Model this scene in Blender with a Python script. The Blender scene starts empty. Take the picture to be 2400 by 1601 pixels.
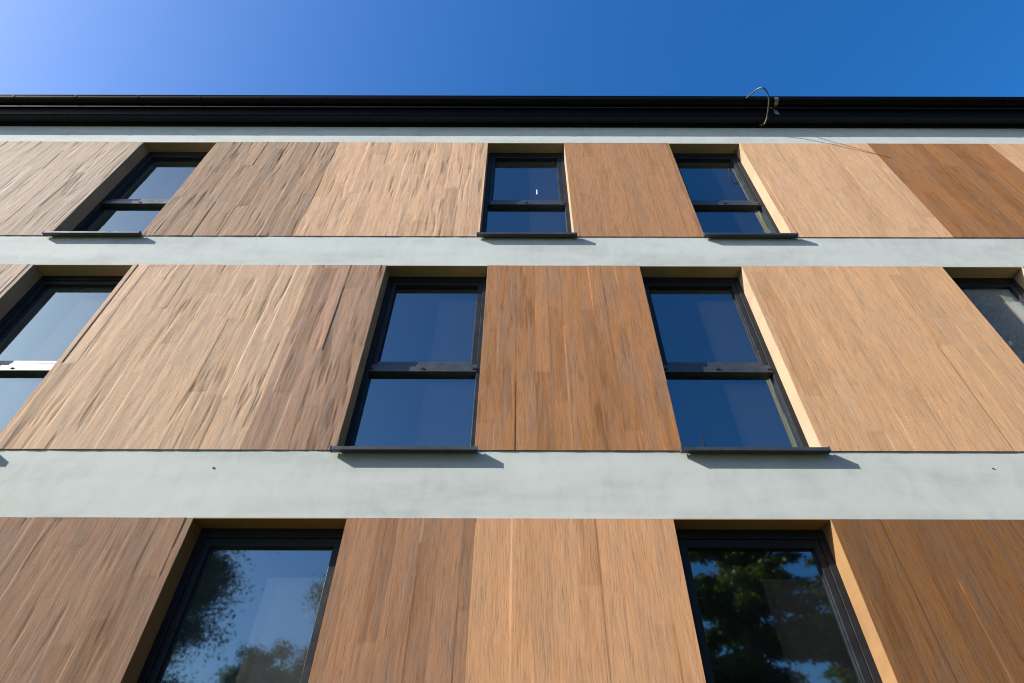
import bpy, bmesh, math, random
import numpy as np
from mathutils import Vector, Matrix
R = math.radians
scene = bpy.context.scene
COL = scene.collection
rnd = random.Random(7)

# ------------------------------------------------------------------ key sizes
D = 3.904            # facade plane (y); the camera stands at y = 0
E_ = 0.155           # depth of the window reveals
GZ = 0.0
Z = dict(f3t=9.638, f3b=7.238, f2t=6.676, f2b=4.235, f1t=3.637, f1b=1.196, top=10.20)
XL, XR = -13.0, 13.0

# ------------------------------------------------------------------ helpers
def link(name, me, mats, parent=None):
    o = bpy.data.objects.new(name, me); COL.objects.link(o)
    if not isinstance(mats, (list, tuple)): mats = [mats]
    for m in mats: me.materials.append(m)
    if parent: o.parent = parent
    return o

class MB:
    def __init__(s): s.v = []; s.f = []; s.mi = []
    def add(s, vs, fs, mi=0):
        n = len(s.v); s.v += [tuple(p) for p in vs]
        for q in fs: s.f.append(tuple(n+i for i in q)); s.mi.append(mi)
    def box(s, x0, x1, y0, y1, z0, z1, mi=0):
        s.add([(x0,y0,z0),(x1,y0,z0),(x1,y1,z0),(x0,y1,z0),(x0,y0,z1),(x1,y0,z1),(x1,y1,z1),(x0,y1,z1)],
              [(0,1,5,4),(1,2,6,5),(2,3,7,6),(3,0,4,7),(4,5,6,7),(3,2,1,0)], mi)
    def prism_x(s, prof, x0, x1):            # closed (y,z) profile run along x
        n = len(prof)
        vs = [(x0,y,z) for y,z in prof] + [(x1,y,z) for y,z in prof]
        fs = [(i,(i+1)%n,n+(i+1)%n,n+i) for i in range(n)]
        fs += [tuple(range(n-1,-1,-1)), tuple(range(n,2*n))]
        s.add(vs, fs)
    def disc_y(s, cx, cy0, cy1, cz, rx, rz, n=16):    # short cylinder, axis y
        a = [(math.cos(2*math.pi*i/n), math.sin(2*math.pi*i/n)) for i in range(n)]
        vs = [(cx+rx*p,cy0,cz+rz*q) for p,q in a] + [(cx+rx*p,cy1,cz+rz*q) for p,q in a]
        fs = [(i,(i+1)%n,n+(i+1)%n,n+i) for i in range(n)]
        fs += [tuple(range(n)), tuple(range(2*n-1,n-1,-1))]
        s.add(vs, fs)
    def tube(s, pts, rad, n=8):
        pts = [Vector(p) for p in pts]; rings = []
        for i, p in enumerate(pts):
            t = (pts[min(i+1,len(pts)-1)] - pts[max(i-1,0)]).normalized()
            u = t.cross(Vector((0,0,1)));
            if u.length < .05: u = t.cross(Vector((1,0,0)))
            u.normalize(); w = t.cross(u)
            r = rad[i] if isinstance(rad, (list,tuple)) else rad
            rings.append([p + r*(math.cos(2*math.pi*k/n)*u + math.sin(2*math.pi*k/n)*w) for k in range(n)])
        vs = [q for rg in rings for q in rg]; fs = []
        for i in range(len(pts)-1):
            for k in range(n):
                fs.append((i*n+k, i*n+(k+1)%n, (i+1)*n+(k+1)%n, (i+1)*n+k))
        fs += [tuple(range(n-1,-1,-1)), tuple(range((len(pts)-1)*n, len(pts)*n))]
        s.add(vs, fs)
    def build(s, name, mats, parent=None, bevel=0, smooth=False):
        me = bpy.data.meshes.new(name); me.from_pydata(s.v, [], s.f); me.update()
        bm = bmesh.new(); bm.from_mesh(me)
        bmesh.ops.recalc_face_normals(bm, faces=bm.faces[:]); bm.to_mesh(me); bm.free()
        me.polygons.foreach_set('material_index', s.mi)
        if smooth: me.polygons.foreach_set('use_smooth', [True]*len(me.polygons))
        o = link(name, me, mats, parent)
        if bevel:
            b = o.modifiers.new('bevel', 'BEVEL'); b.width = bevel; b.segments = 2
            b.limit_method = 'ANGLE'; b.angle_limit = R(40)
        return o

def tag(o, label=None, cat=None, group=None, kind=None):
    if label: o['label'] = label
    if cat: o['category'] = cat
    if group: o['group'] = group
    if kind: o['kind'] = kind
    return o
def empty(name, loc=(0,0,0)):
    o = bpy.data.objects.new(name, None); COL.objects.link(o); o.location = loc; return o

# ------------------------------------------------------------------ numpy value noise
def vnoise(x, y, seed):
    g = np.random.RandomState(seed).rand(256, 256)
    xi = np.floor(x).astype(int); yi = np.floor(y).astype(int)
    fx = x-xi; fy = y-yi; fx = fx*fx*(3-2*fx); fy = fy*fy*(3-2*fy)
    a = g[xi%256, yi%256]; b = g[(xi+1)%256, yi%256]; c = g[xi%256, (yi+1)%256]; d = g[(xi+1)%256, (yi+1)%256]
    return (a*(1-fx)+b*fx)*(1-fy)+(c*(1-fx)+d*fx)*fy*1.0

# ------------------------------------------------------------------ materials
def new_mat(name):
    m = bpy.data.materials.new(name); m.use_nodes = True
    nt = m.node_tree; b = nt.nodes['Principled BSDF']
    return m, nt, b
def N(nt, t, **k):
    n = nt.nodes.new(t)
    for a, v in k.items(): setattr(n, a, v)
    return n
def noise(nt, vec, scale, detail=4, rough=.55, dist=0):
    n = N(nt, 'ShaderNodeTexNoise'); n.inputs['Scale'].default_value = scale
    n.inputs['Detail'].default_value = detail; n.inputs['Roughness'].default_value = rough
    n.inputs['Distortion'].default_value = dist
    nt.links.new(vec, n.inputs['Vector']); return n.outputs['Fac']
def mapping(nt, scale, loc=(0,0,0)):
    tc = N(nt, 'ShaderNodeTexCoord'); mp = N(nt, 'ShaderNodeMapping')
    mp.inputs['Scale'].default_value = scale; mp.inputs['Location'].default_value = loc
    nt.links.new(tc.outputs['Object'], mp.inputs['Vector']); return mp.outputs['Vector']
def ramp(nt, fac, stops):
    r = N(nt, 'ShaderNodeValToRGB'); el = r.color_ramp.elements
    while len(el) < len(stops): el.new(.5)
    for e, (p, c) in zip(el, stops):
        e.position = p; e.color = (c, c, c, 1) if isinstance(c, (int, float)) else (*c, 1)
    nt.links.new(fac, r.inputs['Fac']); return r.outputs['Color']
def mix(nt, fac, a, b, mode='MIX'):
    m = N(nt, 'ShaderNodeMix', data_type='RGBA', blend_type=mode)
    for v, i in ((fac, 0), (a, 6), (b, 7)):
        if hasattr(v, 'node'): nt.links.new(v, m.inputs[i])
        elif i == 0: m.inputs[0].default_value = v
        else: m.inputs[i].default_value = (*v, 1) if len(v) == 3 else v
    return m.outputs[2]
def bump(nt, b, h, dist, strength=1):
    n = N(nt, 'ShaderNodeBump'); n.inputs['Distance'].default_value = dist; n.inputs['Strength'].default_value = strength
    nt.links.new(h, n.inputs['Height']); nt.links.new(n.outputs['Normal'], b.inputs['Normal'])
def mul(nt, a, k, add=0):
    m = N(nt, 'ShaderNodeMath', operation='MULTIPLY_ADD'); nt.links.new(a, m.inputs[0])
    m.inputs[1].default_value = k; m.inputs[2].default_value = add; return m.outputs[0]
def addn(nt, a, b):
    m = N(nt, 'ShaderNodeMath', operation='ADD'); nt.links.new(a, m.inputs[0]); nt.links.new(b, m.inputs[1]); return m.outputs[0]

def wood_mat(name, base, var=.32, grey=.35, warm=.3, seed=0):
    m, nt, b = new_mat(name)
    at = N(nt, 'ShaderNodeAttribute', attribute_name='tone')
    base = np.array(base)
    dark = base*(1-var)*np.array([1,.96,.90]); light = np.minimum(base*(1+var*.6)*np.array([1,1.0,1.0]), .85)
    col = ramp(nt, at.outputs['Fac'], [(.0, tuple(dark*.55)), (.25, tuple(dark)), (.5, tuple(base)), (1, tuple(light))])
    L = seed*13.7
    # slow warp so the figure of the wood wanders
    tc = N(nt, 'ShaderNodeTexCoord'); wn = N(nt, 'ShaderNodeTexNoise'); wn.inputs['Scale'].default_value = 1
    wm = N(nt, 'ShaderNodeMapping'); wm.inputs['Scale'].default_value = (7,7,2.6); wm.inputs['Location'].default_value = (L,0,L)
    nt.links.new(tc.outputs['Object'], wm.inputs['Vector']); nt.links.new(wm.outputs['Vector'], wn.inputs['Vector']); wn.inputs['Detail'].default_value = 3
    def warped(scale, amt, loc=(0,0,0)):
        va = N(nt, 'ShaderNodeVectorMath', operation='MULTIPLY_ADD'); nt.links.new(wn.outputs['Color'], va.inputs[0])
        va.inputs[1].default_value = (amt,0,amt*.6); nt.links.new(tc.outputs['Object'], va.inputs[2])
        mp = N(nt, 'ShaderNodeMapping'); mp.inputs['Scale'].default_value = scale; mp.inputs['Location'].default_value = loc
        nt.links.new(va.outputs[0], mp.inputs['Vector']); return mp.outputs['Vector']
    # blotches: weathered grey and warm orange stain, ragged and stretched up the boards
    g = ramp(nt, noise(nt, warped((13,13,1.5), .06, (L,0,L)), 1, 6, .68), [(.45, 0), (.60, 1)])
    lum = float(base @ [.3,.6,.1])
    col = mix(nt, mul(nt, g, grey), col, tuple((.55*np.array([lum*1.04, lum*.95, lum*.86])+.45*base)*.90))
    w = ramp(nt, noise(nt, warped((15,15,1.7), .06, (-L,0,L)), 1, 6, .68), [(.50, 0), (.66, 1)])
    col = mix(nt, mul(nt, w, warm), col, tuple(base*np.array([1.14,.99,.80])))
    # grain
    fine = noise(nt, warped((190,190,9), .02, (L,0,0)), 1, 3, .7)
    mid = noise(nt, warped((60,60,3.4), .03, (0,0,L)), 1, 5, .7)
    wv = N(nt, 'ShaderNodeTexWave', wave_type='BANDS', bands_direction='X', wave_profile='SAW'); wv.inputs['Scale'].default_value = 15
    wv.inputs['Distortion'].default_value = 3.0; wv.inputs['Detail'].default_value = 4; wv.inputs['Detail Scale'].default_value = 2.2; wv.inputs['Detail Roughness'].default_value = .7
    nt.links.new(warped((1,1,.16), .11, (0,L,L)), wv.inputs['Vector'])
    gr = addn(nt, addn(nt, mul(nt, fine, .46), mul(nt, mid, .47)), mul(nt, wv.outputs['Fac'], .07))
    gcol = ramp(nt, gr, [(.36, .48), (.46, .88), (.55, 1.04), (.66, 1.2)])
    col = mix(nt, .72, col, gcol, 'MULTIPLY')
    # thin dark checks
    ck = noise(nt, warped((75,75,2.2), .03, (L,0,-L)), 1, 3, .6)
    col = mix(nt, ramp(nt, ck, [(.68, 0), (.74, .6)]), col, tuple(base*.35))
    nt.links.new(col, b.inputs['Base Color'])
    b.inputs['Roughness'].default_value = .8
    b.inputs['Specular IOR Level'].default_value = .12
    bump(nt, b, gr, .0021, .9)
    return m

def plaster_mat(name, base, seed=0):
    m, nt, b = new_mat(name)
    p = noise(nt, mapping(nt, (.55,.55,3.2), (seed,0,0)), 1, 6, .6, .4)
    q = noise(nt, mapping(nt, (5,5,3), (0,seed,0)), 1, 4, .65, 1)
    base = np.array(base)
    col = ramp(nt, addn(nt, mul(nt, p, .65), mul(nt, q, .35)), [(.36, tuple(base*.85)), (.5, tuple(base)), (.64, tuple(base*1.08))])
    # vertical run-off marks under the ledges
    st = ramp(nt, noise(nt, mapping(nt, (10,10,.5), (seed,0,3)), 1, 3, .6, .3), [(.58, 1), (.75, .93)])
    col = mix(nt, .5, col, st, 'MULTIPLY')
    sp = ramp(nt, noise(nt, mapping(nt, (38,38,38)), 1, 2, .5), [(.2, .75), (.27, 1)])
    col = mix(nt, .6, col, sp, 'MULTIPLY')
    nt.links.new(col, b.inputs['Base Color'])
    b.inputs['Roughness'].default_value = .85; b.inputs['Specular IOR Level'].default_value = .12
    h = addn(nt, mul(nt, noise(nt, mapping(nt, (2.2,2.2,3.5)), 1, 3, .5), 1), mul(nt, noise(nt, mapping(nt, (160,160,160)), 1, 2, .5), .045))
    bump(nt, b, h, .006, .7)
    return m

def metal_mat(name, base, rough=.4, spec=.5, metallic=0):
    m, nt, b = new_mat(name)
    q = noise(nt, mapping(nt, (9,9,9)), 1, 4, .6, .5)
    base = np.array(base)
    nt.links.new(ramp(nt, q, [(.3, tuple(base*.8)), (.7, tuple(base*1.2))]), b.inputs['Base Color'])
    nt.links.new(ramp(nt, q, [(.3, rough*.8), (.7, rough*1.2)]), b.inputs['Roughness'])
    b.inputs['Specular IOR Level'].default_value = spec; b.inputs['Metallic'].default_value = metallic
    bump(nt, b, noise(nt, mapping(nt, (260,260,260)), 1, 2, .5), .0006, .4)
    return m

def glass_mat(name, dust):
    m, nt, b = new_mat(name); nt.nodes.remove(b)
    out = nt.nodes['Material Output']
    nz = noise(nt, mapping(nt, (1.3,1.3,.9)), 1, 2, .4)
    bp = N(nt, 'ShaderNodeBump'); bp.inputs['Distance'].default_value = .002; bp.inputs['Strength'].default_value = .5
    nt.links.new(nz, bp.inputs['Height'])
    fr = N(nt, 'ShaderNodeFresnel'); fr.inputs['IOR'].default_value = 2.75
    ge = N(nt, 'ShaderNodeNewGeometry')
    inv = N(nt, 'ShaderNodeMath', operation='SUBTRACT'); inv.inputs[0].default_value = 1
    nt.links.new(ge.outputs['Backfacing'], inv.inputs[1])
    fac = N(nt, 'ShaderNodeMath', operation='MULTIPLY'); nt.links.new(fr.outputs[0], fac.inputs[0]); nt.links.new(inv.outputs[0], fac.inputs[1])
    tr = N(nt, 'ShaderNodeBsdfTransparent'); tr.inputs[0].default_value = (.62,.70,.72,1)
    gl = N(nt, 'ShaderNodeBsdfGlossy'); gl.inputs['Roughness'].default_value = .03; gl.inputs['Color'].default_value = (.70,.93,.98,1)
    nt.links.new(bp.outputs['Normal'], gl.inputs['Normal'])
    mx = N(nt, 'ShaderNodeMixShader'); nt.links.new(fac.outputs[0], mx.inputs[0])
    nt.links.new(tr.outputs[0], mx.inputs[1]); nt.links.new(gl.outputs[0], mx.inputs[2])
    df = N(nt, 'ShaderNodeBsdfDiffuse'); df.inputs[0].default_value = (.75,.78,.8,1)
    m2 = N(nt, 'ShaderNodeMixShader')
    dn = ramp(nt, noise(nt, mapping(nt, (1.6,1.6,1.0)), 1, 2, .5, .3), [(.25, dust*.75), (.75, dust*1.25)])
    nt.links.new(dn, m2.inputs[0]); nt.links.new(mx.outputs[0], m2.inputs[1]); nt.links.new(df.outputs[0], m2.inputs[2])
    nt.links.new(m2.outputs[0], out.inputs['Surface'])
    return m

M_PLASTER = plaster_mat('pale_grey_plaster', (.415,.446,.430), 1)
M_FRAME = metal_mat('anthracite_frame_shaded', (.013,.015,.019), .45, .25)  # same metal as the transom, shade put in as a darker colour
M_RAIL = metal_mat('anthracite_transom_glare', (.05,.055,.062), .40, .8, .35)  # same metal as the frame, sun glare put in as a lighter colour
M_SILL = metal_mat('anthracite_sill', (.035,.042,.048), .38, .5)
M_GUTTER = metal_mat('black_gutter', (.0025,.0025,.0035), .5, .12)
M_SOFFIT = metal_mat('dark_soffit', (.003,.004,.007), .30, .25)
M_CAP = metal_mat('black_plastic', (.008,.008,.008), .5, .4)
M_GALV = metal_mat('galvanised_steel', (.22,.25,.28), .45, .5, .6)
M_WIRE = metal_mat('aluminium_wire', (.10,.085,.07), .45, .4, .2)
M_WHITE = metal_mat('plain_white', (.8,.8,.8), .4, .5)
M_WALL = plaster_mat('masonry', (.35,.33,.30), 5)
M_ROOM = plaster_mat('interior_paint', (.13,.13,.13), 9)
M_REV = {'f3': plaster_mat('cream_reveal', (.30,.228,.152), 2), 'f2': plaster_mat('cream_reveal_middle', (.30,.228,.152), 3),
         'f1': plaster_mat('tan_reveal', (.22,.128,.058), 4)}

# ------------------------------------------------------------------ the building
house = empty('apartment_building', (0, D, 0))
tag(house, 'three storey apartment block with wood look panels, pale plaster bands and a black gutter', 'building')
INV = Matrix.Translation((0, -D, 0))
def part(o):                       # parts are modelled in world space, parented to the building base
    o.parent = house; o.matrix_parent_inverse = INV; return o
def sub(o, p):
    o.parent = p; o.matrix_parent_inverse = p.matrix_world.inverted() if False else Matrix.Identity(4); return o

def wood_panel(x0, x1, z0, z1, mat, seed, relief=1.0, label=None, dx=.007, dz=.02):
    rs = np.random.RandomState(seed)
    nx = max(2, int(round((x1-x0)/dx))+1); nz = int(round((z1-z0)/dz))+1
    x = np.linspace(x0, x1, nx); z = np.linspace(z0, z1, nz)
    XX, ZZ = np.meshgrid(x, z)
    wx = XX + .03*(vnoise(XX/.35+seed, ZZ/.7, seed+1)-.5) + .012*(vnoise(XX/.12+seed, ZZ/.22, seed+9)-.5)
    # boards
    edges = [x0-.01-rs.rand()*.1]
    while edges[-1] < x1+.05: edges.append(edges[-1]+rs.uniform(.13,.19))
    edges = np.array(edges); nb = len(edges)
    bi = np.clip(np.searchsorted(edges, XX, side='right')-1, 0, nb-1)
    off = np.zeros_like(XX); tone = np.zeros_like(XX); joint = np.zeros_like(XX)
    for k in range(nb):
        mk = bi == k
        if not mk.any(): continue
        js = [z0-rs.rand()*1.6]
        while js[-1] < z1: js.append(js[-1]+rs.uniform(.9,2.1))
        js = np.array(js); si = np.searchsorted(js, ZZ[mk])
        o = rs.normal(0, .0008, len(js)+2); t = np.clip(rs.normal(0, .10, len(js)+2), -.16, .16); tl = rs.normal(0, .012, len(js)+2)
        cx = edges[k]+.08
        off[mk] = o[si] + tl[si]*(XX[mk]-cx); tone[mk] = t[si]
        dj = np.min(np.abs(ZZ[mk][:,None]-js[None,:]), axis=1); joint[mk] = np.exp(-(dj/.012)**2)*(rs.rand()<.35)
    # grooves between boards, broken up along their length
    de = np.full_like(XX, 9.); gs = np.zeros_like(XX); str_ = rs.rand(nb)**2.2
    for k in range(nb):
        d = np.abs(wx-edges[k]); mk = d < de; de[mk] = d[mk]; gs[mk] = str_[k]
    brk = np.clip((vnoise(bi*3.1+seed, ZZ/.35, seed+2)-.48)*4, 0, 1)
    groove = .7*np.exp(-(de/.006)**2)*gs*brk
    # long raised and sunken streaks of the weathered grain
    s1 = .6*vnoise(wx/.065+seed*3, ZZ/.42, seed+3)+.4*vnoise(wx/.03+seed, ZZ/.30, seed+13)-.5
    s2 = .6*vnoise(wx/.034+seed*5, ZZ/.20, seed+4)+.4*vnoise(wx/.022+seed, ZZ/.16, seed+14)-.5
    s3 = vnoise(wx/.14+seed*7, ZZ/1.0, seed+5)-.5
    rn = .62*vnoise(wx/.05+seed*2, ZZ/.42, seed+6)+.38*vnoise(wx/.02+seed*2, ZZ/.24, seed+16)
    rid = np.clip((rn-.62)*7, 0, 1)*np.clip((vnoise(wx/.35, ZZ/.6, seed+8)-.38)*4, 0, 1)
    rid = rid*min(1., relief); rt = min(1.1, .80+.3*relief)
    h = relief*(off + .0023*s1 + .0012*s2 + .0027*s3 - .0016*groove - .0022*rid) - .0008*joint
    tn = .52 + rt*(tone + .18*s1 + .14*s2 + .10*s3 - .16*groove - .24*rid - .10*joint)
    y = D - .006 - h
    n = nx*nz
    v = np.empty((n+8, 3)); v[:n,0] = XX.ravel(); v[:n,1] = y.ravel(); v[:n,2] = ZZ.ravel()
    i = np.arange(n).reshape(nz, nx)
    q = np.stack([i[:-1,:-1], i[:-1,1:], i[1:,1:], i[1:,:-1]], -1).reshape(-1, 4)
    # solid edges and back: reuse border verts, extruded to the back plane
    bl = np.concatenate([i[0,:], i[1:,-1], i[-1,-2::-1], i[-2:0:-1,0]])
    m = len(bl); rim = v[bl].copy(); back = rim.copy(); back[:,1] = D+.030
    v = np.vstack([v[:n], rim, back]); k0 = n+np.arange(m); j = n+m+np.arange(m)
    sd = np.stack([k0, j, np.roll(j,-1), np.roll(k0,-1)], -1)
    faces = np.vstack([q, sd])
    me = bpy.data.meshes.new('wood_panel')
    nf = len(faces)
    me.vertices.add(len(v)); me.vertices.foreach_set('co', v.ravel())
    me.loops.add(nf*4+m); me.polygons.add(nf+1)
    me.loops.foreach_set('vertex_index', np.concatenate([faces.ravel(), j]).astype(np.int32))
    ls = np.concatenate([np.arange(nf)*4, [nf*4]]).astype(np.int32)
    me.polygons.foreach_set('loop_start', ls)
    try: me.polygons.foreach_set('loop_total', np.concatenate([np.full(nf,4),[m]]).astype(np.int32))
    except Exception: pass
    sm = np.zeros(nf+1, bool); sm[:len(q)] = True
    me.polygons.foreach_set('use_smooth', sm)
    me.update(calc_edges=True); me.validate()
    a = me.attributes.new('tone', 'FLOAT', 'POINT')
    a.data.foreach_set('value', np.concatenate([np.clip(tn,0,1).ravel(), np.full(2*m,.45)]).astype(np.float32))
    o = part(link('wood_panel', me, mat)); 
    if label: o['label'] = label
    return o

W = dict(
 greypale=wood_mat('pale_greyish_wood', (0.355,0.267,0.202), .30, .5, .15, 1),
 greybrown=wood_mat('weathered_grey_brown_wood', (0.287,0.186,0.121), .38, .55, .15, 2),
 tan=wood_mat('light_tan_wood', (0.490,0.314,0.199), .26, .3, .2, 3),
 orange=wood_mat('orange_brown_wood', (0.327,0.170,0.084), .24, .3, .35, 4),
 light=wood_mat('light_oak_wood', (0.529,0.322,0.184), .20, .25, .25, 5),
 dark=wood_mat('dark_brown_wood', (0.291,0.131,0.049), .30, .4, .3, 6),
 paletan=wood_mat('pale_tan_wood', (0.456,0.309,0.203), .30, .4, .25, 7),
 walnut=wood_mat('walnut_wood', (0.303,0.189,0.129), .32, .45, .25, 8),
 rust=wood_mat('rust_brown_wood', (0.319,0.154,0.068), .28, .5, .35, 9),
 honey=wood_mat('honey_wood', (0.508,0.298,0.160), .20, .3, .3, 10),
 mocha=wood_mat('mocha_wood', (0.233,0.136,0.087), .34, .45, .25, 11),
 chestnut=wood_mat('chestnut_wood', (0.292,0.155,0.086), .26, .45, .3, 12),
 amber=wood_mat('amber_oak_wood', (0.468,0.255,0.132), .20, .2, .3, 13),
 cocoa=wood_mat('cocoa_wood', (0.184,0.086,0.033), .28, .45, .35, 14),
)
F3 = [(XL,-5.607,'greypale',1.2),(-4.52,-2.703,'greybrown',1.45),(-2.703,-.508,'tan',1.15),(.624,2.166,'orange',.55),
      (3.219,5.113,'light',.45),(5.113,6.907,'dark',.55),(6.907,XR,'light',.45)]
F2 = [(XL,-5.441,'greypale',1.2),(-4.331,-2.288,'paletan',1.2),(-2.288,-1.511,'walnut',1.2),(-.379,1.309,'rust',.65),
      (2.453,4.679,'honey',.45),(5.577,XR,'dark',.55)]
F1 = [(XL,-2.423,'mocha',1.0),(-1.286,-.339,'chestnut',.6),(-.339,1.121,'amber',.5),(2.287,XR,'cocoa',.5)]
sd = 20
for key, lst in (('f3',F3),('f2',F2),('f1',F1)):
    for x0,x1,mk,rel in lst:
        sd += 1
        zb, zt = Z[key+'b'], Z[key+'t']
        vis = 9.4 if key == 'f3' else 7.6 if key == 'f2' else 5.2
        coarse = .007
        o = wood_panel(x0, x1, zb, zt, W[mk], sd, rel, W[mk].name.replace('_',' ')+' panel', coarse)

# plaster bands
def band(z0, z1):
    b = MB(); b.box(XL, XR, D+.004, D+.031, z0+.0005, z1-.0005)
    return part(b.build('plaster_band', M_PLASTER))
band_top = band(Z['f3t'], Z['top']); b2 = band(Z['f2t'], Z['f3b']); b1 = band(Z['f1t'], Z['f2b']); band(0.0, Z['f1b'])
for (x,z,r) in ((-2.441,4.067,.008),(3.745,4.077,.006)):
    b = MB(); b.disc_y(x, D-.001, D+.0035, z, r, r); o = part(b.build('anchor_plug', M_CAP)); o.parent = b1; o.matrix_parent_inverse = Matrix.Identity(4)

WIN = [('f3',-5.607,-4.52),('f3',-.508,.624),('f3',2.166,3.219),
       ('f2',-5.441,-4.331),('f2',-1.511,-.379),('f2',1.309,2.453),('f2',4.679,5.577),
       ('f1',-2.423,-1.286),('f1',1.121,2.287)]
# structural wall behind the cladding, with the openings left free
b = MB()
yw0, yw1 = D+.033, D+.36
for key in ('f3','f2','f1'):
    xs = sorted([(x0,x1) for k,x0,x1 in WIN if k == key]); cur = XL
    for x0,x1 in xs: b.box(cur, x0-.004, yw0, yw1, Z[key+'b'], Z[key+'t']); cur = x1+.004
    b.box(cur, XR, yw0, yw1, Z[key+'b'], Z[key+'t'])
for z0,z1 in ((0,Z['f1b']),(Z['f1t'],Z['f2b']),(Z['f2t'],Z['f3b']),(Z['f3t'],Z['top'])): b.box(XL, XR, yw0, yw1, z0, z1)
b.box(XL, XL+.3, yw1, D+9, 0, Z['top']); b.box(XR-.3, XR, yw1, D+9, 0, Z['top']); b.box(XL, XR, D+9, D+9.3, 0, Z['top'])
part(b.build('wall', M_WALL))
b = MB()
for z0,z1 in ((Z['f1t']+.12,Z['f2b']-.02),(Z['f2t']+.12,Z['f3b']-.02),(Z['f3t']+.12,Z['top'])): b.box(XL+.31, XR-.31, yw1+.002, D+8.99, z0, z1)
b.box(XL+.31, XR-.31, yw1+.002, D+8.99, Z['f1b']-.25, Z['f1b']-.03)
for zb,zt in ((Z['f1b']-.03,Z['f1t']+.12),(Z['f2b']-.02,Z['f2t']+.12),(Z['f3b']-.02,Z['f3t']+.12)):
    b.box(XL+.31, XR-.31, D+4.6, D+4.72, zb+.001, zt-.001)
    for x in (-3.4,.9,3.9): b.box(x-.06, x+.06, yw1+.004, D+4.599, zb+.001, zt-.001)
part(b.build('interior_wall', M_ROOM))

# ------------------------------------------------------------------ windows
GL = {}
def window(key, x0, x1, label, dust, white_patch=False):
    zb, zt = Z[key+'b'], Z[key+'t']
    yf = D+E_                                    # front of the outer frame
    za, zc = zt-1.452, zt-1.342                  # transom
    f = .056
    b = MB()
    b.box(x0, x0+f, yf, yf+.08, zb, zt); b.box(x1-f, x1, yf, yf+.08, zb, zt)
    b.box(x0+f, x1-f, yf+.0015, yf+.08, zt-.075, zt); b.box(x0+f, x1-f, yf+.0015, yf+.08, zb, zb+.062)
    w = part(b.build('window', M_FRAME, bevel=.003)); w['label'] = label
    def child(o): o.parent = w; o.matrix_parent_inverse = Matrix.Identity(4); return o
    b = MB(); b.box(x0+f, x1-f, yf-.010, yf+.08, za, za+.066)
    b.box(x0+f, x1-f, yf+.008, yf+.078, za+.0665, zc-.002)
    child(b.build('transom', M_RAIL, bevel=.003))
    # opening sash: stepped frame with glazing bead
    s0, s1, q0, q1 = x0+f+.003, x1-f-.003, zc, zt-.078
    b = MB(); ys = yf+.010; t = .050
    b.box(s0, s0+t, ys, yf+.085, q0, q1); b.box(s1-t, s1, ys, yf+.085, q0, q1)
    b.box(s0+t, s1-t, ys+.0015, yf+.085, q1-t-.01, q1); b.box(s0+t, s1-t, ys+.0015, yf+.085, q0, q0+.036, 1)  # bottom bar takes the glare-lightened metal
    g = .008
    b.box(s0+t, s0+t+g, yf+.034, yf+.05, q0+.036, q1-t-.01); b.box(s1-t-g, s1-t, yf+.034, yf+.05, q0+.036, q1-t-.01)
    child(b.build('sash', [M_FRAME, M_RAIL], bevel=.002))
    if dust not in GL: GL[dust] = glass_mat('window_glass', dust)
    for (a0,a1,c0,c1) in ((s0+t-.004, s1-t+.004, q0+.033, q1-t-.006), (x0+f-.004, x1-f+.004, zb+.058, za+.004)):
        b = MB(); b.box(a0, a1, yf+.048, yf+.072, c0, c1)
        child(b.build('pane', GL[dust]))
    for cx in (x0+.072, (x0+x1)/2-.0, x1-.078):
        b = MB(); b.disc_y(cx, yf-.019, yf-.0105, za+.034, .018, .009); child(b.build('cap', M_CAP))
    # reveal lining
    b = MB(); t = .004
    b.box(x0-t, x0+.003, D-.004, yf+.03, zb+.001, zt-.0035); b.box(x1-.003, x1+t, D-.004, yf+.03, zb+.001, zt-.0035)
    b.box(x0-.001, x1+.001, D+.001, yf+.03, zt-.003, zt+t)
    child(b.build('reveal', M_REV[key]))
    # folded metal sill with upstands
    p = .066; zs = zb-.026
    b = MB()
    zl = zs-.012
    prof = [(yf+.001, zb+.026), (D-p, zs+.020), (D-p-.002, zs+.018), (D-p-.002, zl), (D-p+.004, zl), (D-p+.004, zl+.004), (D-.0145, zl+.004), (D-.0145, zb+.004), (yf+.001, zb+.004)]
    b.prism_x(prof, x0+.004, x1-.004)
    prof2 = [(D-.0145, zs+.0225),(D-p, zs+.020),(D-p-.002, zs+.018),(D-p-.002,zl),(D-p+.004,zl),(D-p+.004,zl+.004),(D-.0145,zl+.004)]
    b.prism_x(prof2, x0-.022, x0+.004); b.prism_x(prof2, x1-.004, x1+.022)
    for xa in (x0-.025, x1+.022): b.box(xa, xa+.003, D-p-.004, D-.0146, zl-.002, zs+.034)
    child(b.build('sill', M_SILL))
    if white_patch:  # two small white patches just in front of the pane
        b = MB(); b.box(.197,.211,yf+.0455,yf+.0478,8.60,8.655); b.box(.195,.212,yf+.0455,yf+.0478,8.535,8.585)
        child(b.build('white_patch', M_WHITE, bevel=.002))
    return w
LAB = ['top floor window at the left with bright sky in the glass','narrow top floor window above the tan panel edge','top floor window with sunlit cream right reveal',
       'middle floor window cut by the left edge of the photo','middle floor window left of the rust brown panel','middle floor window right of the rust brown panel',
       'middle floor window cut by the right edge of the photo','lower window mirroring blue sky and leaves','lower window mirroring a dark tree']
DUST = [.012,.012,.010,.035,.010,.012,.22,.035,.008]
for i,(k,x0,x1) in enumerate(WIN): window(k, x0, x1, LAB[i], DUST[i], i == 1)

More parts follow.
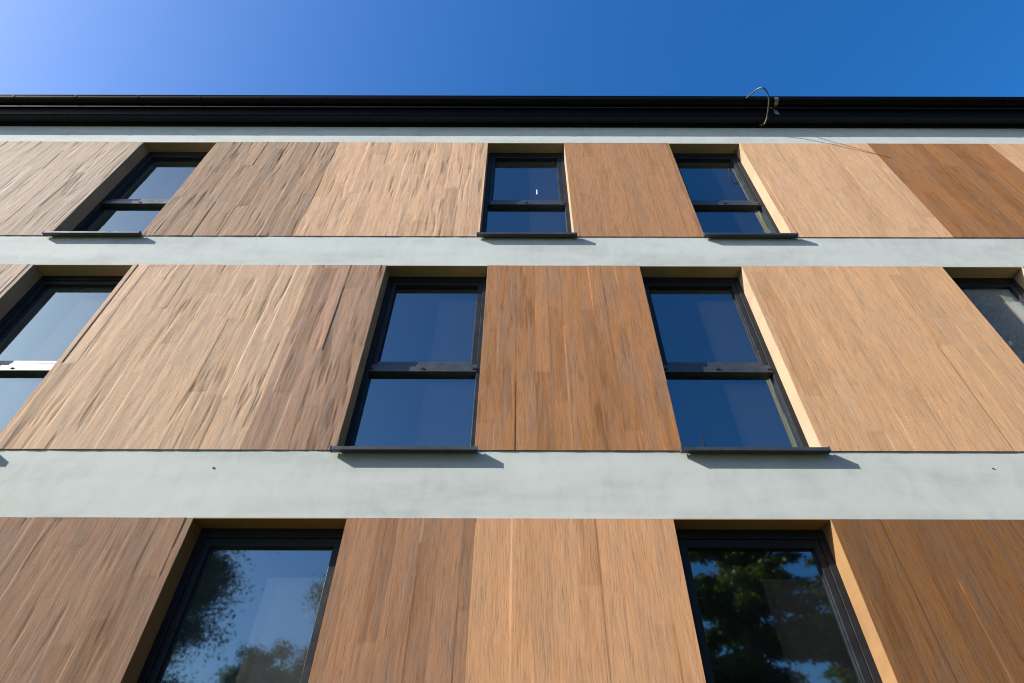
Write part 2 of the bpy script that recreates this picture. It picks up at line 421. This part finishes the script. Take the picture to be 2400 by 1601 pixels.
# ------------------------------------------------------------------ eaves
b = MB()
for i in range(52):
    x = XL+.25+i*.5
    b.box(x-.247, x+.247, D-.150, D-.034, 10.215, 10.224)
    b.box(x+.247, x+.253, D-.150, D-.034, 10.219, 10.2235)
part(b.build('soffit', M_SOFFIT))
b = MB(); b.box(XL, XR, D-.034, D+.003, 10.166, 10.2145); part(b.build('drip_trim', M_GUTTER, bevel=.002))
b = MB(); b.box(XL, XR, D-.175, D-.151, 10.205, 10.55); part(b.build('fascia', M_GUTTER))
# half-round gutter with rolled front bead
cy, cz, ro, ri = D-.264, 10.494, .078, .074
pr = [(cy-ro*math.cos(a), cz-ro*math.sin(a)) for a in [math.pi*i/18 for i in range(19)]]
pr += [(cy-ri*math.cos(a), cz-ri*math.sin(a)) for a in [math.pi*i/18 for i in range(18,-1,-1)]]
b = MB(); b.prism_x(pr, XL, XR); b.tube([(XL,cy-ro+.002,cz+.004),(0,cy-ro+.002,cz+.004),(XR,cy-ro+.002,cz+.004)], .011, 10)
gut = part(b.build('gutter', M_GUTTER, smooth=False))
def strap(x, w, mat, full=False):
    b = MB(); r0, r1 = ro+.0005, ro+.0035
    a0 = [math.pi*i/12 for i in range(13)]
    p = [(cy-r1*math.cos(a), cz-r1*math.sin(a)) for a in a0]+[(cy-r0*math.cos(a), cz-r0*math.sin(a)) for a in a0[::-1]]
    b.prism_x(p, x-w/2, x+w/2)
    if full: b.box(x-w/2, x+w/2, D-.182, D-.1755, 10.24, 10.53)
    o = part(b.build('gutter_bracket', mat)); o.parent = gut; o.matrix_parent_inverse = Matrix.Identity(4); return o
xb = -7.86
for i in range(17): strap(xb+.96*i, .03, M_GUTTER)
strap(3.925, .055, M_GALV, True)['label'] = 'galvanised gutter bracket beside the loose wire'
# low pitched metal roof
b = MB(); y0, z0 = D-.20, 10.552; y1 = D+9.2; z1 = z0+(y1-y0)*math.tan(R(11))
b.prism_x([(y0,z0),(y1,z1),(y1,z1+.05),(y0,z0+.03)], XL-.1, XR+.1)
for i in range(53): b.prism_x([(y0+.02,z0+.034),(y1,z1+.051),(y1,z1+.076),(y0+.02,z0+.058)], XL+i*.5-.01, XL+i*.5+.01)
part(b.build('roof', M_GUTTER))

# loose wire looping out from the eaves
ctl = [(3.66,3.86,10.16),(3.685,3.80,10.068),(3.717,3.74,10.110),(3.716,3.66,10.138),(3.686,3.5,10.14),(3.653,3.4,10.173),(3.60,3.335,10.20),(3.553,3.316,10.22),(3.51,3.36,10.275),(3.485,3.44,10.345),(3.468,3.53,10.43),(3.454,3.62,10.52),(3.44,3.70,10.60)]
def catmull(P, k=6):
    P = [Vector(p) for p in P]; o = []
    for i in range(len(P)-1):
        a, b_, c, d = P[max(i-1,0)], P[i], P[i+1], P[min(i+2,len(P)-1)]
        for j in range(k):
            t = j/k
            o.append(.5*((2*b_)+(c-a)*t+(2*a-5*b_+4*c-d)*t*t+(3*b_-a-3*c+d)*t**3))
    return o+[P[-1]]
b = MB(); b.tube(catmull(ctl), .0098, 8)
o = b.build('loose_wire', M_WIRE, smooth=True)
tag(o, 'thin bent metal wire looping out from under the black gutter', 'wire')

# ------------------------------------------------------------------ ground
m, nt, bs = new_mat('lawn')
n1 = noise(nt, mapping(nt, (.25,.25,.25)), 1, 6, .6); n2 = noise(nt, mapping(nt, (14,14,14)), 1, 5, .7)
nt.links.new(ramp(nt, addn(nt, mul(nt,n1,.5), mul(nt,n2,.5)), [(.35,(.06,.08,.020)),(.5,(.11,.125,.035)),(.68,(.17,.17,.06))]), bs.inputs['Base Color'])
bs.inputs['Roughness'].default_value = .9; bump(nt, bs, n2, .05)
b = MB(); b.add([(-600,-600,0),(600,-600,0),(600,600,0),(-600,600,0)], [(0,1,2,3)])
tag(b.build('ground', m), 'lawn in front of the building', None, None, 'structure')

# ------------------------------------------------------------------ trees behind the photographer (seen mirrored in the glass)
def leaf_mat(name, c0, c1):
    m, nt, bs = new_mat(name)
    ge = N(nt, 'ShaderNodeNewGeometry')
    n = noise(nt, mapping(nt, (.8,.8,.8)), 1, 3, .6)
    f = addn(nt, mul(nt, ge.outputs['Random Per Island'], .6), mul(nt, n, .4))
    nt.links.new(ramp(nt, f, [(.2, c0), (.8, c1)]), bs.inputs['Base Color'])
    bs.inputs['Roughness'].default_value = .55
    out = nt.nodes['Material Output']; tl = N(nt, 'ShaderNodeBsdfTranslucent'); ms = N(nt, 'ShaderNodeMixShader'); ms.inputs[0].default_value = .45
    c = bs.inputs['Base Color'].links[0].from_socket
    nt.links.new(c, tl.inputs[0]); nt.links.new(bs.outputs[0], ms.inputs[1]); nt.links.new(tl.outputs[0], ms.inputs[2]); nt.links.new(ms.outputs[0], out.inputs['Surface'])
    return m
m_bark, nt, bs = new_mat('bark')
nt.links.new(ramp(nt, noise(nt, mapping(nt, (12,12,2)), 1, 5, .7), [(.3,(.05,.035,.025)),(.7,(.14,.10,.07))]), bs.inputs['Base Color'])
bs.inputs['Roughness'].default_value = .9; bump(nt, bs, noise(nt, mapping(nt, (20,20,3)), 1, 4, .6), .03)
M_LEAF = leaf_mat('broad_leaves', (.03,.06,.012), (.09,.13,.03))
M_CONE = leaf_mat('needles', (.022,.045,.005), (.15,.165,.012))

def leaves(name, pts, size, mat, parent, seed, flat=.0):
    rs = np.random.RandomState(seed); n = len(pts); pts = np.array(pts)
    a = rs.normal(size=(n,3)); a[:,2] *= (1-flat); a /= np.linalg.norm(a,axis=1)[:,None]
    c = rs.normal(size=(n,3)); c -= (c*a).sum(1)[:,None]*a; c /= np.linalg.norm(c,axis=1)[:,None]
    L = size*rs.uniform(.6,1.3,(n,1)); w = L*.28
    v = np.empty((n,4,3)); v[:,0] = pts-a*L*.5; v[:,1] = pts+c*w; v[:,2] = pts+a*L*.5; v[:,3] = pts-c*w
    me = bpy.data.meshes.new(name); me.vertices.add(n*4); me.vertices.foreach_set('co', v.ravel())
    me.loops.add(n*4); me.loops.foreach_set('vertex_index', np.arange(n*4, dtype=np.int32))
    me.polygons.add(n); me.polygons.foreach_set('loop_start', np.arange(n, dtype=np.int32)*4)
    try: me.polygons.foreach_set('loop_total', np.full(n,4,np.int32))
    except Exception: pass
    me.update(calc_edges=True)
    return link(name, me, mat, parent)

def broad_tree(x, y, h, r, seed, label, nb=16, cl=9, lf=55, lsz=.07):
    rs = random.Random(seed); t = empty('leafy_tree', (x,y,0)); tag(t, label, 'tree')
    b = MB(); top = Vector((rs.uniform(-.3,.3), rs.uniform(-.3,.3), h*.86))
    trunk = [Vector((0,0,-.1)), Vector((.05,0,h*.2)), top*.5, top*.75, top]
    b.tube(trunk, [.026*h,.02*h,.014*h,.008*h,.002*h], 10); pts = []
    for i in range(nb):
        f = rs.uniform(.28,.95); st = top*f; az = i*2.4+rs.uniform(-.4,.4)
        ln = r*(1.1-.55*abs(f-.5)*1.6)*rs.uniform(.65,1.1)
        en = st+Vector((math.cos(az)*ln, math.sin(az)*ln, ln*rs.uniform(.25,.75)))
        md = st.lerp(en,.5)+Vector((0,0,-.08*ln))
        b.tube([st,md,en], [.006*h*(1.2-f),.004*h*(1.2-f),.0012*h], 6)
        for c in range(cl):
            u = rs.uniform(.35,1.08); p = st.lerp(en,u)+Vector((rs.gauss(0,.22),rs.gauss(0,.22),rs.gauss(0,.2)))*r*.5
            s = r*rs.uniform(.05,.13)
            for k in range(lf): pts.append((p.x+rs.gauss(0,s), p.y+rs.gauss(0,s), p.z+rs.gauss(0,s*.7)))
    b.build('trunk', m_bark, t, smooth=True)
    leaves('crown', pts, lsz, M_LEAF, t, seed)
def conifer(x, y, h, r, seed, label):
    rs = random.Random(seed); t = empty('conifer_tree', (x,y,0)); tag(t, label, 'tree')
    b = MB(); b.tube([(0,0,-.1),(0,0,h*.5),(.1,0,h)], [.02*h,.012*h,.002*h], 10); pts = []
    zz = h*.10
    while zz < h*.97:
        f = zz/h
        for k in range(6):
            az = rs.uniform(0,6.28); ln = r*(1-f)**.8*rs.uniform(.6,1.15)+.15
            en = Vector((math.cos(az)*ln, math.sin(az)*ln, zz-ln*rs.uniform(-.15,.3)))
            st = Vector((0,0,zz)); b.tube([st,st.lerp(en,.5)+Vector((0,0,.06*ln)),en], [.0035*h*(1-f)+.01,.02,.006], 5)
            for q in range(int(10+34*ln)):
                u = rs.uniform(.12,1.05); p = st.lerp(en,u)+Vector((0,0,.06*ln*(1-abs(2*u-1))))
                s = .10+.20*ln*.25*(1.2-u)
                for _ in range(12): pts.append((p.x+rs.gauss(0,s), p.y+rs.gauss(0,s), p.z+rs.gauss(0,s*.45)-.08))
        zz += h*.035*rs.uniform(.7,1.2)
    b.build('trunk', m_bark, t, smooth=True)
    leaves('crown', pts, .12, M_CONE, t, seed, .4)
broad_tree(-9.75, -4.4, 10.8, 3.0, 3, 'leafy tree mirrored at the left edge of the lower left window', 28, 14, 620, .08)
broad_tree(-2.9, -7.4, 12.0, 2.3, 8, 'leafy tree mirrored at the right edge of the lower left window', 26, 14, 560, .08)
broad_tree(-6.2, -8.9, 7.3, 1.8, 4, 'small leafy tree mirrored at the foot of the lower left window', 18, 12, 620, .075)
broad_tree(10.9, -.8, 15.0, 2.9, 9, 'tall leafy tree mirrored in the window cut by the right edge', 34, 14, 420, .11)
conifer(5.2, -5.6, 11.4, 4.0, 5, 'tall dark conifer mirrored in the lower right window')
conifer(10.0, -9.0, 12.0, 2.8, 6, 'dark conifer standing behind a nearer conifer, mirrored beside it')

# woodland put in behind the photographer to cut the low sky light, one mass
rs = np.random.RandomState(11); pts = []; b = MB()
def wood_arc(a0, a1, dist, h, n):
    for a in np.linspace(a0, a1, n):
        d = dist*rs.uniform(.92,1.15); az_ = R(a+rs.uniform(-1,1)); cx, cy_ = d*math.sin(az_), 6-d*math.cos(az_)
        hh = h*rs.uniform(.85,1.12); b.tube([(cx,cy_,-.1),(cx+.2,cy_,hh*.45),(cx,cy_,hh*.85)], [.22,.15,.03], 7)
        for k in range(46):
            u = rs.normal(size=3); u /= np.linalg.norm(u); q = rs.uniform(.45,1.)
            c = np.array([cx,cy_,hh*.56])+u*q*np.array([2.6,2.6,hh*.44]); c[2] = max(c[2], .5)
            pts.extend((c+rs.normal(size=(26,3))*.42).tolist())
wood_arc(34, 88, 24, 11.5, 20); wood_arc(-62, -37, 26, 7.5, 9)
wood = leaves('added_woodland', pts, .5, M_LEAF, None, 12)
tag(wood, 'added mass of green trees blocking low sky light behind the photographer', None, None, 'stuff')
b2_ = b.build('added_woodland_trunks', m_bark, wood, smooth=True)

# ------------------------------------------------------------------ light, sky, camera
sv = Vector((-2.9, -1.0, 1.75)).normalized()
el = math.asin(sv.z); az = math.atan2(sv.x, sv.y)
sun = bpy.data.lights.new('sun', 'SUN'); sun.energy = 5.0; sun.angle = R(.3); sun.color = (1,.95,.87)
so = bpy.data.objects.new('sun', sun); COL.objects.link(so)
so.rotation_euler = (-sv).to_track_quat('-Z','Y').to_euler(); so.location = (-20,-8,20)
w = bpy.data.worlds.new('World'); scene.world = w; w.use_nodes = True
nt = w.node_tree; bg = nt.nodes['Background']
sky = nt.nodes.new('ShaderNodeTexSky'); sky.sky_type = 'NISHITA'; sky.sun_disc = False
sky.sun_elevation = el; sky.sun_rotation = az
sky.air_density = 1.0; sky.dust_density = 1.8; sky.ozone_density = 3.0; sky.altitude = 200
hs = nt.nodes.new('ShaderNodeHueSaturation'); hs.inputs['Saturation'].default_value = 1.36; hs.inputs['Hue'].default_value = .506
nt.links.new(sky.outputs[0], hs.inputs['Color']); nt.links.new(hs.outputs[0], bg.inputs['Color'])
bg.inputs['Strength'].default_value = .12

cam = bpy.data.cameras.new('camera'); co = bpy.data.objects.new('camera', cam); COL.objects.link(co)
cam.sensor_width = 36; cam.lens = 20.0; cam.clip_end = 3000; cam.shift_x = -22.7/2400
ROLL = .14
co.matrix_world = Matrix.Translation((0,0,1.6)) @ Matrix.Rotation(R(90+44.86),4,'X') @ Matrix.Rotation(R(ROLL),4,'Z')
scene.camera = co
scene.cycles.filter_width = 1.1
scene.view_settings.view_transform = 'Standard'; scene.view_settings.look = 'None'
scene.view_settings.exposure = 1.15; scene.view_settings.gamma = 1
